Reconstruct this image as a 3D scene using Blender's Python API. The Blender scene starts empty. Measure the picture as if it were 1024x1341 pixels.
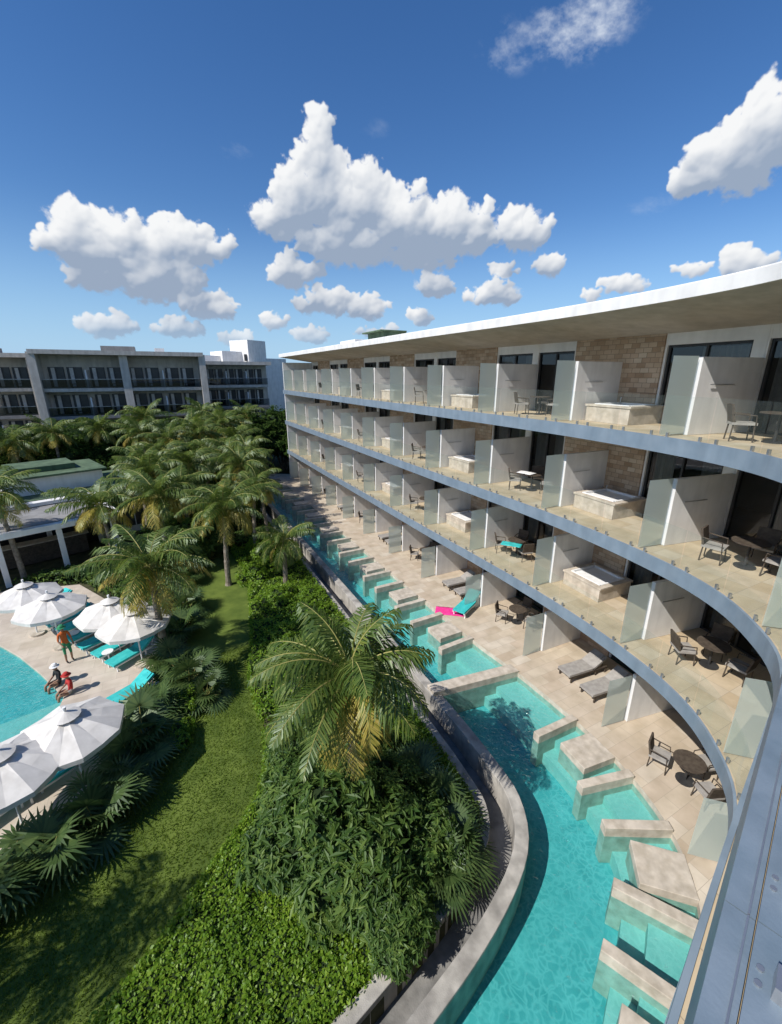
import bpy, math, random, numpy as np
from mathutils import Vector, Matrix, noise
random.seed(7); rng=np.random.default_rng(11)
R=math.radians
scene=bpy.context.scene
# ------------------------------------------------------------------ materials
def newmat(name):
    m=bpy.data.materials.new(name); m.use_nodes=True
    nt=m.node_tree; nt.nodes.clear()
    out=nt.nodes.new('ShaderNodeOutputMaterial')
    return m,nt,out
def N(nt,t,**kw):
    n=nt.nodes.new('ShaderNode'+t)
    for k,v in kw.items():
        if k in n.inputs.keys(): n.inputs[k].default_value=v
        else: setattr(n,k,v)
    return n
def ramp(nt,fac,stops):
    r=nt.nodes.new('ShaderNodeValToRGB'); e=r.color_ramp.elements
    while len(e)<len(stops): e.new(0.5)
    for i,(p,c) in enumerate(stops):
        e[i].position=p; e[i].color=(*c,1)
    nt.links.new(fac,r.inputs[0]); return r
def coords(nt,scale=1.0,kind='Object'):
    tc=nt.nodes.new('ShaderNodeTexCoord'); mp=nt.nodes.new('ShaderNodeMapping')
    mp.inputs['Scale'].default_value=(scale,)*3 if not hasattr(scale,'__len__') else scale
    nt.links.new(tc.outputs[kind],mp.inputs[0]); return mp.outputs[0]
def noisy(name,c1,c2,scale=3,rough=.8,bump=.1,bscale=30,spec=.3,metal=0.,lo=.35,hi=.65,stain=0):
    m,nt,out=newmat(name); b=N(nt,'BsdfPrincipled'); b.inputs['Roughness'].default_value=rough
    b.inputs['Specular IOR Level'].default_value=spec; b.inputs['Metallic'].default_value=metal
    v=coords(nt)
    n=N(nt,'TexNoise',Scale=scale,Detail=3.); nt.links.new(v,n.inputs[0])
    r=ramp(nt,n.outputs[0],[(lo,c1),(hi,c2)])
    col=r.outputs[0]
    if stain:
        v2=coords(nt,(1.5,1.5,.25)); n3=N(nt,'TexNoise',Scale=2.,Detail=3.); nt.links.new(v2,n3.inputs[0])
        r3=ramp(nt,n3.outputs[0],[(.35,(1-stain,)*3),(.6,(1,1,1))])
        mx=N(nt,'MixRGB',blend_type='MULTIPLY'); mx.inputs[0].default_value=1
        nt.links.new(col,mx.inputs[1]); nt.links.new(r3.outputs[0],mx.inputs[2]); col=mx.outputs[0]
    nt.links.new(col,b.inputs['Base Color'])
    if bump:
        n2=N(nt,'TexNoise',Scale=bscale,Detail=2.); nt.links.new(v,n2.inputs[0])
        bp=N(nt,'Bump',Strength=bump,Distance=.02); nt.links.new(n2.outputs[0],bp.inputs['Height'])
        nt.links.new(bp.outputs[0],b.inputs['Normal'])
    nt.links.new(b.outputs[0],out.inputs[0]); return m
def stone_tiles(name,cols,bw,bh,mortar=.01,mcol=(.2,.17,.13),rough=.75,vertical=False,bump=.4,offset=.5):
    m,nt,out=newmat(name); b=N(nt,'BsdfPrincipled'); b.inputs['Roughness'].default_value=rough
    b.inputs['Specular IOR Level'].default_value=.25
    tc=nt.nodes.new('ShaderNodeTexCoord'); vec=tc.outputs['Object']
    if vertical:
        sp=N(nt,'SeparateXYZ'); nt.links.new(vec,sp.inputs[0]); cb=N(nt,'CombineXYZ')
        ad=N(nt,'Math',operation='ADD'); nt.links.new(sp.outputs[0],ad.inputs[0]); nt.links.new(sp.outputs[1],ad.inputs[1])
        nt.links.new(ad.outputs[0],cb.inputs[0]); nt.links.new(sp.outputs[2],cb.inputs[1]); vec=cb.outputs[0]
    br=N(nt,'TexBrick'); br.offset=offset; br.inputs['Scale'].default_value=1; br.inputs['Brick Width'].default_value=bw
    br.inputs['Row Height'].default_value=bh; br.inputs['Mortar Size'].default_value=mortar
    br.inputs['Color1'].default_value=(0,0,0,1); br.inputs['Color2'].default_value=(1,1,1,1); br.inputs['Mortar'].default_value=(.5,.5,.5,1)
    br.inputs['Bias'].default_value=0
    nt.links.new(vec,br.inputs[0])
    r=ramp(nt,br.outputs[0],[(i/(len(cols)-1),c) for i,c in enumerate(cols)])
    n=N(nt,'TexNoise',Scale=1.6,Detail=5.); nt.links.new(vec,n.inputs[0])
    rr=ramp(nt,n.outputs[0],[(.3,(.80,.78,.74)),(.7,(1.06,1.05,1.04))])
    mx=N(nt,'MixRGB',blend_type='MULTIPLY'); mx.inputs[0].default_value=1
    nt.links.new(r.outputs[0],mx.inputs[1]); nt.links.new(rr.outputs[0],mx.inputs[2])
    m2=N(nt,'MixRGB'); nt.links.new(br.outputs['Fac'],m2.inputs[0]); nt.links.new(mx.outputs[0],m2.inputs[1]); m2.inputs[2].default_value=(*mcol,1)
    nt.links.new(m2.outputs[0],b.inputs['Base Color'])
    if bump:
        bp=N(nt,'Bump',Strength=bump,Distance=.02)
        s=N(nt,'Math',operation='SUBTRACT'); nt.links.new(br.outputs[0],s.inputs[0]); nt.links.new(br.outputs['Fac'],s.inputs[1])
        nt.links.new(s.outputs[0],bp.inputs['Height']); nt.links.new(bp.outputs[0],b.inputs['Normal'])
    nt.links.new(b.outputs[0],out.inputs[0]); return m
def leafmat(name,stops,trans=.35,nscale=1.5,rough=.45,gloss=.03):
    m,nt,out=newmat(name)
    g=N(nt,'NewGeometry'); v=coords(nt); n=N(nt,'TexNoise',Scale=nscale,Detail=1.); nt.links.new(v,n.inputs[0])
    mix=N(nt,'Math',operation='MULTIPLY_ADD'); mix.inputs[1].default_value=.5
    sc=N(nt,'Math',operation='MULTIPLY'); sc.inputs[1].default_value=.5; nt.links.new(n.outputs[0],sc.inputs[0])
    nt.links.new(g.outputs['Random Per Island'],mix.inputs[0]); nt.links.new(sc.outputs[0],mix.inputs[2])
    r=ramp(nt,mix.outputs[0],stops)
    b=N(nt,'BsdfDiffuse'); nt.links.new(r.outputs[0],b.inputs[0])
    t=N(nt,'BsdfTranslucent'); hs=N(nt,'HueSaturation'); hs.inputs['Value'].default_value=1.6; hs.inputs['Hue'].default_value=.485
    nt.links.new(r.outputs[0],hs.inputs['Color']); nt.links.new(hs.outputs[0],t.inputs[0])
    ms=N(nt,'MixShader'); ms.inputs[0].default_value=trans
    nt.links.new(b.outputs[0],ms.inputs[1]); nt.links.new(t.outputs[0],ms.inputs[2]); o_=ms.outputs[0]
    if gloss:
        gg=N(nt,'BsdfGlossy'); gg.inputs['Roughness'].default_value=rough; gg.inputs[0].default_value=(.8,.9,.8,1); m2=N(nt,'MixShader'); m2.inputs[0].default_value=gloss
        nt.links.new(o_,m2.inputs[1]); nt.links.new(gg.outputs[0],m2.inputs[2]); o_=m2.outputs[0]
    nt.links.new(o_,out.inputs[0]); return m
def glassmat(name,tint,f0=.04,f90=.6,rough=.02,diff=None,dfac=0,bump=0,bscale=4):
    """thin sheet of glass or a water surface: tinted see-through plus a two-sided grazing reflection"""
    m,nt,out=newmat(name)
    t=N(nt,'BsdfTransparent'); t.inputs[0].default_value=(*tint,1)
    g=N(nt,'BsdfGlossy'); g.inputs['Roughness'].default_value=rough; g.inputs[0].default_value=(1,1,1,1)
    lw=N(nt,'LayerWeight'); lw.inputs[0].default_value=.5
    pw=N(nt,'Math',operation='POWER'); pw.inputs[1].default_value=4.5; nt.links.new(lw.outputs['Facing'],pw.inputs[0])
    a=N(nt,'Math',operation='MULTIPLY_ADD',use_clamp=True); a.inputs[1].default_value=f90; a.inputs[2].default_value=f0; nt.links.new(pw.outputs[0],a.inputs[0])
    base=t.outputs[0]
    if diff:
        d=N(nt,'BsdfDiffuse'); d.inputs[0].default_value=(*diff,1)
        tr=N(nt,'BsdfTranslucent'); tr.inputs[0].default_value=(*diff,1)
        dm=N(nt,'MixShader'); dm.inputs[0].default_value=.45; nt.links.new(d.outputs[0],dm.inputs[1]); nt.links.new(tr.outputs[0],dm.inputs[2])
        mm=N(nt,'MixShader'); mm.inputs[0].default_value=dfac; nt.links.new(base,mm.inputs[1]); nt.links.new(dm.outputs[0],mm.inputs[2]); base=mm.outputs[0]
    ms=N(nt,'MixShader'); nt.links.new(a.outputs[0],ms.inputs[0]); nt.links.new(base,ms.inputs[1]); nt.links.new(g.outputs[0],ms.inputs[2])
    if bump:
        v=coords(nt); n=N(nt,'TexNoise',Scale=bscale,Detail=3.,Distortion=.8); nt.links.new(v,n.inputs[0])
        bp=N(nt,'Bump',Strength=bump,Distance=.06); nt.links.new(n.outputs[0],bp.inputs['Height'])
        nt.links.new(bp.outputs[0],g.inputs['Normal']); nt.links.new(bp.outputs[0],lw.inputs['Normal'])
    nt.links.new(ms.outputs[0],out.inputs[0]); return m
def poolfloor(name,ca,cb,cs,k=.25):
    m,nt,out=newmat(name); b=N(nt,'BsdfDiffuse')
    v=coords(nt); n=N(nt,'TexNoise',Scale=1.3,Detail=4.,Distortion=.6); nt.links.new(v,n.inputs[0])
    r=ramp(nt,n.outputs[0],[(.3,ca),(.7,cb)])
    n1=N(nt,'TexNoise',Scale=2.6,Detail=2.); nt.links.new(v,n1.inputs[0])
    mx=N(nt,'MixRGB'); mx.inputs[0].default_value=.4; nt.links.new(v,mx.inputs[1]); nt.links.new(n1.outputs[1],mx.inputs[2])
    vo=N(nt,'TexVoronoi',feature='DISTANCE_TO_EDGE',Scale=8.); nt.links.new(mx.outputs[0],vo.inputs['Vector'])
    r2=ramp(nt,vo.outputs['Distance'],[(0,(1,1,1)),(.2,(0,0,0))])  # bright cell edges: water caustics painted into the tile colour
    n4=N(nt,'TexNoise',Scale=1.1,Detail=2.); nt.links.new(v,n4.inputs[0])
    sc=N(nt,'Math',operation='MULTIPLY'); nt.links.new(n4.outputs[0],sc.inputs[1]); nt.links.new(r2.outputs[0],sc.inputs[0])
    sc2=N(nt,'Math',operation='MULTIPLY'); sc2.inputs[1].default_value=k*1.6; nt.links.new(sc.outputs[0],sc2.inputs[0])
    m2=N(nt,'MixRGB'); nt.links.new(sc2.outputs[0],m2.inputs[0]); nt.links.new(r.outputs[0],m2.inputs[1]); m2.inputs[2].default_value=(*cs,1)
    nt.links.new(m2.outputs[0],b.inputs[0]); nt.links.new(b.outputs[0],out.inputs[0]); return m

M={}
M['white']=noisy('white_render',(.76,.75,.73),(.84,.83,.81),1.5,.85,0,stain=.10)
M['cream']=noisy('cream_render',(.54,.50,.44),(.62,.58,.52),1.5,.85,0,stain=.18)
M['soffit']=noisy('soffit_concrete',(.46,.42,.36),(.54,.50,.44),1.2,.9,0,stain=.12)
M['fascia']=noisy('fascia_metal',(.19,.25,.31),(.23,.29,.35),2,.45,0,spec=.4,stain=.12)
M['ledge']=noisy('ledge_metal',(.14,.19,.235),(.19,.24,.29),5,.4,.08,60,spec=.4,stain=.2)
M['concrete']=noisy('pool_concrete',(.32,.30,.27),(.50,.47,.42),1.6,.85,.3,40,stain=.28)
M['concdark']=noisy('gutter_concrete',(.15,.15,.145),(.28,.27,.25),1.2,.8,.3,30,stain=.3)
M['stone']=stone_tiles('facade_stone',[(.38,.26,.17),(.52,.38,.27),(.60,.47,.35),(.44,.31,.21),(.64,.53,.41)],.34,.17,.006,(.26,.20,.15),vertical=True,bump=.8)
M['trav']=stone_tiles('travertine_floor',[(.50,.41,.31),(.59,.51,.40),(.53,.44,.34),(.63,.56,.46)],.8,.45,.005,(.38,.32,.25),bump=0)
M['travb']=noisy('travertine_block',(.46,.40,.32),(.62,.55,.46),4,.7,.2,35,stain=.15)
M['balc']=stone_tiles('balcony_tiles',[(.50,.40,.27),(.58,.48,.34),(.53,.43,.30),(.58,.50,.38)],.6,.6,.006,(.38,.31,.23),bump=0,offset=0)
M['deck']=stone_tiles('deck_stone',[(.52,.45,.38),(.60,.53,.45),(.56,.49,.41)],.9,.6,.005,(.40,.35,.29),bump=0)
M['winglass']=glassmat('window_glass',(.34,.37,.38),.06,.5)
M['rail']=glassmat('railing_glass',(.93,.965,.955),.025,.2,diff=(.66,.78,.74),dfac=.06)
M['frost']=glassmat('frosted_glass',(.85,.93,.90),.03,.2,rough=.25,diff=(.74,.84,.79),dfac=.72)
M['frame']=noisy('dark_frame',(.03,.03,.032),(.05,.05,.05),3,.4,0)
M['steel']=noisy('steel',(.45,.46,.47),(.55,.56,.57),3,.35,0,metal=.8)
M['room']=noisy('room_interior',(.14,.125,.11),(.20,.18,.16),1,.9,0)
M['darkroom']=noisy('dark_interior',(.025,.029,.033),(.05,.052,.055),1,.3,0,spec=.5)
M['curtain']=noisy('curtain_fabric',(.55,.54,.52),(.66,.65,.62),3,.9,0)
M['ground']=noisy('ground_soil',(.03,.045,.02),(.06,.08,.03),.2,.95,.3,3)
M['soil']=noisy('garden_soil',(.035,.04,.018),(.075,.075,.035),2.,.95,.6,12)
M['water']=glassmat('pool_water',(.60,.92,.93),.02,.75,rough=.05,bump=1.,bscale=8)
M['poolfloor']=poolfloor('pool_mosaic_painted_caustics',(.085,.335,.34),(.15,.44,.44),(.36,.68,.66),.35)  # turquoise mosaic, with rippling light painted in as a pale net
M['poolshelf']=poolfloor('shelf_tile_painted_caustics',(.30,.48,.43),(.38,.54,.49),(.60,.72,.66))  # pale step tile, same painted caustic net
M['cushion']=noisy('turquoise_fabric',(.03,.42,.42),(.06,.53,.51),4,.8,.1,60)
M['canvas']=noisy('umbrella_canvas',(.66,.63,.58),(.76,.73,.68),3,.85,0,stain=.12)
M['wood']=noisy('dark_wicker',(.06,.045,.035),(.10,.08,.06),8,.7,.3,90)
M['greyfab']=noisy('grey_fabric',(.30,.28,.26),(.38,.36,.33),6,.85,.1,80)
M['pink']=noisy('pink_towel',(.75,.03,.22),(.85,.06,.30),6,.9,.1,80)
M['whitefab']=noisy('white_towel',(.75,.75,.74),(.82,.82,.82),6,.9,.1,80)
M['greenroof']=noisy('green_roof_membrane',(.09,.14,.08),(.13,.19,.11),1,.8,.1,20,stain=.3)
M['greybuild']=noisy('grey_render',(.24,.235,.23),(.31,.305,.30),1,.85,0,stain=.15)
M['bark']=noisy('palm_bark',(.16,.13,.10),(.30,.26,.21),5,.9,.6,14)
M['palm']=leafmat('palm_leaflet',[(.15,(.04,.08,.015)),(.5,(.095,.155,.026)),(.85,(.21,.25,.05))],.35,gloss=.045)
M['palmy']=leafmat('palm_leaflet_yellow',[(.15,(.22,.21,.035)),(.55,(.40,.34,.07)),(.85,(.48,.36,.11))],.3)
M['rachis']=noisy('palm_rachis',(.26,.25,.07),(.38,.34,.11),5,.6,0)
M['fan']=leafmat('fan_palm_leaf',[(.15,(.03,.06,.016)),(.5,(.065,.115,.032)),(.85,(.12,.17,.05))],.25,gloss=.04)
M['leafb']=leafmat('bright_groundcover',[(.15,(.07,.15,.012)),(.5,(.15,.27,.022)),(.85,(.28,.39,.045))],.4,nscale=.8,gloss=.02)
M['leafd']=leafmat('dark_tree_leaf',[(.15,(.015,.04,.010)),(.5,(.045,.085,.02)),(.85,(.10,.15,.035))],.3,nscale=.6,gloss=0)
M['leafm']=leafmat('shrub_leaf',[(.15,(.03,.075,.015)),(.5,(.085,.155,.03)),(.85,(.20,.28,.06))],.38,nscale=1,gloss=.025,rough=.5)
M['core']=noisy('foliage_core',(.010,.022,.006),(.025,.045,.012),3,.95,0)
M['grass']=leafmat('grass_blade',[(.15,(.06,.11,.014)),(.5,(.115,.18,.022)),(.85,(.18,.24,.04))],.35,nscale=.5,gloss=0)
M['lawn']=noisy('lawn_turf',(.07,.11,.016),(.13,.18,.03),1.2,.95,.6,60)
M['skin']=noisy('skin',(.28,.16,.10),(.33,.19,.12),6,.6,0)
M['red']=noisy('red_cloth',(.40,.03,.03),(.50,.05,.04),6,.85,0)
M['orange']=noisy('orange_cloth',(.55,.12,.03),(.62,.16,.04),6,.85,0)
M['green']=noisy('green_cloth',(.03,.22,.10),(.05,.28,.13),6,.85,0)
M['black']=noisy('black_cloth',(.02,.02,.02),(.03,.03,.03),6,.85,0)
M['hair']=noisy('dark_hair',(.015,.01,.008),(.03,.02,.015),20,.6,0)

# ------------------------------------------------------------------ mesh builder
class MB:
    def __init__(s): s.v=[];s.f=[];s.m=[];s.mats=[]
    def mi(s,k):
        if k not in s.mats: s.mats.append(k)
        return s.mats.index(k)
    def add(s,vs,fs,k):
        o=len(s.v); s.v+= [tuple(a) for a in vs]; i=s.mi(k)
        for f in fs: s.f.append(tuple(o+a for a in f)); s.m.append(i)
    def box(s,c,d,k,rz=0,rx=0,ry=0):
        x,y,z=[a/2 for a in d]
        vs=[Vector(p) for p in [(-x,-y,-z),(x,-y,-z),(x,y,-z),(-x,y,-z),(-x,-y,z),(x,-y,z),(x,y,z),(-x,y,z)]]
        mt=Matrix.Rotation(rz,3,'Z')@Matrix.Rotation(ry,3,'Y')@Matrix.Rotation(rx,3,'X')
        vs=[mt@v+Vector(c) for v in vs]
        s.add(vs,[(0,3,2,1),(4,5,6,7),(0,1,5,4),(1,2,6,5),(2,3,7,6),(3,0,4,7)],k)
    def strip(s,A,B,z0,z1,k,zb0=None,zb1=None,top=None):
        n=len(A); zb0=z0 if zb0 is None else zb0; zb1=z1 if zb1 is None else zb1
        vs=[(*A[i],z0) for i in range(n)]+[(*B[i],zb0) for i in range(n)]+[(*A[i],z1) for i in range(n)]+[(*B[i],zb1) for i in range(n)]
        fs=[]; ft=[]
        for i in range(n-1):
            fs+= [(i,i+1,n+i+1,n+i),(i,2*n+i,2*n+i+1,i+1),(n+i,n+i+1,3*n+i+1,3*n+i)]
            ft+= [(2*n+i,3*n+i,3*n+i+1,2*n+i+1)]
        fs+=[(0,n,3*n,2*n),(n-1,3*n-1,4*n-1,2*n-1)]
        s.add(vs,fs,k)
        o=len(s.v)-len(vs); i0=s.mi(top or k)
        for f in ft: s.f.append(tuple(o+a for a in f)); s.m.append(i0)
    def sheet(s,A,B,z,k):
        n=len(A); s.add([(*a,z) for a in A]+[(*b,z) for b in B],[(i,n+i,n+i+1,i+1) for i in range(n-1)],k)
    def vsheet(s,A,z0,z1,k):
        n=len(A); s.add([(*a,z0) for a in A]+[(*a,z1) for a in A],[(i,i+1,n+i+1,n+i) for i in range(n-1)],k)
    def prism(s,poly,z0,z1,k,top=None):
        n=len(poly); s.add([(*p,z0) for p in poly]+[(*p,z1) for p in poly],[tuple(range(n-1,-1,-1))]+[(i,(i+1)%n,n+(i+1)%n,n+i) for i in range(n)],k)
        o=len(s.v)-n; s.f.append(tuple(o+i for i in range(n))); s.m.append(s.mi(top or k))
    def tube(s,path,rad,k,seg=8,cap=True):
        path=[Vector(p) for p in path]; n=len(path); vs=[]
        if not hasattr(rad,'__len__'): rad=[rad]*n
        for i,p in enumerate(path):
            t=(path[min(i+1,n-1)]-path[max(i-1,0)]).normalized()
            a=t.cross(Vector((0,0,1)))
            if a.length<.05: a=t.cross(Vector((1,0,0)))
            a.normalize(); b=t.cross(a)
            for j in range(seg):
                an=2*math.pi*j/seg; vs.append(p+(a*math.cos(an)+b*math.sin(an))*rad[i])
        fs=[(i*seg+j,(i+1)*seg+j,(i+1)*seg+(j+1)%seg,i*seg+(j+1)%seg) for i in range(n-1) for j in range(seg)]
        if cap: fs+=[tuple(range(seg)),tuple((n-1)*seg+j for j in range(seg-1,-1,-1))]
        s.add(vs,fs,k)
    def mesh(s,name):
        me=bpy.data.meshes.new(name); me.from_pydata(s.v,[],s.f)
        for k in s.mats: me.materials.append(M[k])
        me.polygons.foreach_set('material_index',s.m); me.update(); return me
    def obj(s,name,parent=None,loc=(0,0,0),rz=0,smooth=False,bevel=0):
        me=s.mesh(name)
        if smooth: me.polygons.foreach_set('use_smooth',[True]*len(me.polygons))
        o=link(name,me,parent,loc,rz)
        if bevel:
            b=o.modifiers.new('bevel','BEVEL'); b.width=bevel; b.segments=2; b.limit_method='ANGLE'
        return o
def link(name,me,parent=None,loc=(0,0,0),rz=0,sc=1):
    o=bpy.data.objects.new(name,me); bpy.context.collection.objects.link(o)
    o.location=loc; o.rotation_euler=(0,0,rz); o.scale=(sc,)*3 if not hasattr(sc,'__len__') else sc
    if parent: o.parent=parent
    return o
def empty(name,loc=(0,0,0),rz=0):
    return link(name,None,None,loc,rz)
def quads(name,V,mats,mi=None):
    n=len(V); me=bpy.data.meshes.new(name)
    me.vertices.add(n*4); me.vertices.foreach_set('co',V.reshape(-1).astype(np.float32))
    me.loops.add(n*4); me.loops.foreach_set('vertex_index',np.arange(n*4,dtype=np.int32))
    me.polygons.add(n); me.polygons.foreach_set('loop_start',np.arange(0,n*4,4,dtype=np.int32))
    for k in mats: me.materials.append(M[k])
    if mi is not None: me.polygons.foreach_set('material_index',np.asarray(mi,dtype=np.int32))
    me.update(calc_edges=True); return me

# ------------------------------------------------------------------ plan curves
def smooth(pts,step=.25):
    P=[Vector(p) for p in pts]; P=[2*P[0]-P[1]]+P+[2*P[-1]-P[-2]]; out=[]
    for i in range(1,len(P)-2):
        a,b,c,d=P[i-1:i+3]; L=(c-b).length; n=max(2,int(L/step))
        t0=0;t1=(b-a).length**.5;t2=t1+(c-b).length**.5;t3=t2+(d-c).length**.5
        for j in range(n):
            t=t1+(t2-t1)*j/n
            A1=a*((t1-t)/(t1-t0))+b*((t-t0)/(t1-t0)); A2=b*((t2-t)/(t2-t1))+c*((t-t1)/(t2-t1)); A3=c*((t3-t)/(t3-t2))+d*((t-t2)/(t3-t2))
            B1=A1*((t2-t)/(t2-t0))+A2*((t-t0)/(t2-t0)); B2=A2*((t3-t)/(t3-t1))+A3*((t-t1)/(t3-t1))
            out.append(B1*((t2-t)/(t2-t1))+B2*((t-t1)/(t2-t1)))
    out.append(P[-2]); return out
class Curve:
    def __init__(s,pts):
        s.p=smooth(pts); n=len(s.p); s.s=[0]
        for i in range(1,n): s.s.append(s.s[-1]+(s.p[i]-s.p[i-1]).length)
        s.t=[(s.p[min(i+2,n-1)]-s.p[max(i-2,0)]).normalized() for i in range(n)]
        s.L=s.s[-1]
    def at(s,q,d=0):
        q=max(0,min(s.L-1e-6,q)); i=int(np.searchsorted(s.s,q,side='right'))-1; i=min(i,len(s.p)-2)
        f=(q-s.s[i])/(s.s[i+1]-s.s[i]); p=s.p[i].lerp(s.p[i+1],f); t=s.t[i].lerp(s.t[i+1],f).normalized()
        r=Vector((t.y,-t.x)); return p+r*d,t,r
    def seg(s,a,b,d=0,step=.35):
        n=max(2,int((b-a)/step)+1); return [tuple(s.at(a+(b-a)*i/(n-1),d)[0]) for i in range(n)]
    def s_at_y(s,y):
        for i in range(len(s.p)-1):
            if s.p[i].y<=y<=s.p[i+1].y and s.p[i].x>8: return s.s[i]+(y-s.p[i].y)/(s.p[i+1].y-s.p[i].y)*(s.s[i+1]-s.s[i])
S=Curve([(-9,-2.94),(-4,-1.33),(0,-.08),(4,1.06),(7,1.84),(8.6,2.27),(9.5,2.72),(10.2,3.35),(10.85,4.15),(11.35,5.2),(11.75,6.8),(12.05,9),(12.2,11.5),(12.2,20),(12.2,35),(12.2,48.9)])
L0=Curve([(-9,.6),(-2,2.6),(2.9,3.8),(4.1,4.1),(5.3,4.5),(6.4,5.02),(7.1,5.6),(7.65,6.6),(7.8,7.7),(7.9,9.4),(7.95,12),(8,20),(8,35),(8,52)])
R0=Curve([(-9,-4.2),(-1,-1.8),(4,-.1),(7.1,1.35),(8.6,2.1),(9.6,2.8),(10.35,3.75),(10.85,4.9),(11.2,6.4),(11.3,7.8),(11.3,10.5),(11.1,13),(11,20),(11,35),(11,52)])
s0=S.s_at_y(7.0); sEnd=S.L

# ------------------------------------------------------------------ ground
b=MB(); b.add([(-1500,-1500,-1.3),(1500,-1500,-1.3),(1500,1500,-1.3),(-1500,1500,-1.3)],[(0,1,2,3)],'ground'); b.obj('ground')
b=MB(); outer=L0.seg(0,L0.L,-1.0)
poly=[p for p in outer]+[(6.9,75),(-60,75),(-60,-20),(-9,-20)]
b.prism(poly,-1.25,-.4,'soil'); b.obj('garden_ground')

# ------------------------------------------------------------------ main pool
pool=empty('swimming_pool')
n=160
def par(curve,d,a=0,bb=1): return [tuple(curve.at(curve.L*(a+(bb-a)*i/(n-1)),d)[0]) for i in range(n)]
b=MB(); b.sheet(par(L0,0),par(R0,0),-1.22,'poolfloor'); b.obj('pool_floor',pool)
b=MB(); b.sheet(par(L0,-.02),par(R0,.02),-.2,'water'); o=b.obj('water_surface',pool)
b=MB(); b.strip(par(L0,-.36),par(L0,0),-1.25,-.1,'concrete'); b.obj('pool_wall',pool,bevel=.02)
b=MB(); b.strip(par(L0,-1.0),par(L0,-.37),-1.25,-.95,'concdark'); b.obj('overflow_gutter',pool)
b=MB(); b.strip(par(L0,-1.32),par(L0,-1.0),-1.25,-.22,'concrete'); b.obj('outer_curb',pool,bevel=.02)
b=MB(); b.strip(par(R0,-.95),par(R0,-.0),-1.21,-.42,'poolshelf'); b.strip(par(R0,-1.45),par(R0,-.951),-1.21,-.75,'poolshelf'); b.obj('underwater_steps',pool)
b=MB(); b.strip(par(R0,0),[tuple(S.at(S.L*i/(n-1),3.35)[0]) for i in range(n)],-1.25,0,'travb',top='trav'); b.obj('terrace')
def walls(mb,sa,din,dout,wid,z0,z1,k):
    p0,t,r=R0.at(sa,din); p1=R0.at(sa,dout)[0]; h=t*wid/2
    poly=[p0-h,p1-h,p1+h,p0+h]; mb.prism([tuple(q) for q in poly],z0,z1,k)
sR=R0.s_at_y(6.5)
b=MB()
for k in range(-2,12):
    c=sR+3.95*k
    if k==1: continue
    walls(b,c,-1.25,-.02,1.05,-1.2,.03,'travb')
    walls(b,c+1.2,-1.75,0.02,.26,-1.2,.1,'travb')
    walls(b,c-1.15,-1.75,0.02,.26,-1.2,.1,'travb')
b.obj('travertine_planter_blocks',pool,bevel=.015)
b=MB(); b.prism([(7.62,11.0),(11.35,10.45),(11.35,10.95),(7.62,11.5)],-1.2,.08,'travb'); b.obj('weir_wall',pool,bevel=.02)

# ------------------------------------------------------------------ hotel
hotel=empty('hotel_building')
FZ=[0,3.3,6.6,9.9]; sA=.5
slab=MB(); fas=MB()
for z in FZ[1:]:
    A=S.seg(sA,sEnd,.0,.3); A2=S.seg(sA,sEnd,.06,.3)
    n_=len(A); B=[tuple(S.at(sA+(sEnd-sA)*i/(n_-1),12)[0]) for i in range(n_)]
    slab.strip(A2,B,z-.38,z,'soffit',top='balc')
    fas.strip(A,[tuple(S.at(sA+(sEnd-sA)*i/(n_-1),.058)[0]) for i in range(n_)],z-.4,z+.03,'fascia')
slab.obj('floor_slabs',hotel); fas.obj('fascia_band',hotel)
rf=MB()
a0=s0-7.5
A=S.seg(a0,sEnd+0,-.1,.3); n_=len(A)
mid=[tuple(S.at(a0+(sEnd-a0)*i/(n_-1),3.2)[0]) for i in range(n_)]; back=[tuple(S.at(a0+(sEnd-a0)*i/(n_-1),12)[0]) for i in range(n_)]
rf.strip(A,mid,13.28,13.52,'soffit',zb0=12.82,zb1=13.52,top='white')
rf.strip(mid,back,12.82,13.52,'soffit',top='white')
rf.strip(S.seg(a0,sEnd,-.16,.3),S.seg(a0,sEnd,-.103,.3),13.26,13.56,'white')
rf.strip(S.seg(a0,sEnd,-.10,.3),S.seg(a0,sEnd,.15,.3),13.522,13.60,'white')
rf.obj('roof',hotel)
wall=MB(); stone=MB(); win=MB(); fr=MB(); cur=MB(); part=MB(); frost=MB(); rail=MB(); back=MB(); clamp=MB()
def wseg(mb,a,bq,d0,d1,z0,z1,k):
    A=S.seg(a,bq,d0,.4); B=[tuple(S.at(a+(bq-a)*i/(len(A)-1),d1)[0]) for i in range(len(A))]; mb.strip(A,B,z0,z1,k)
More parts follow.
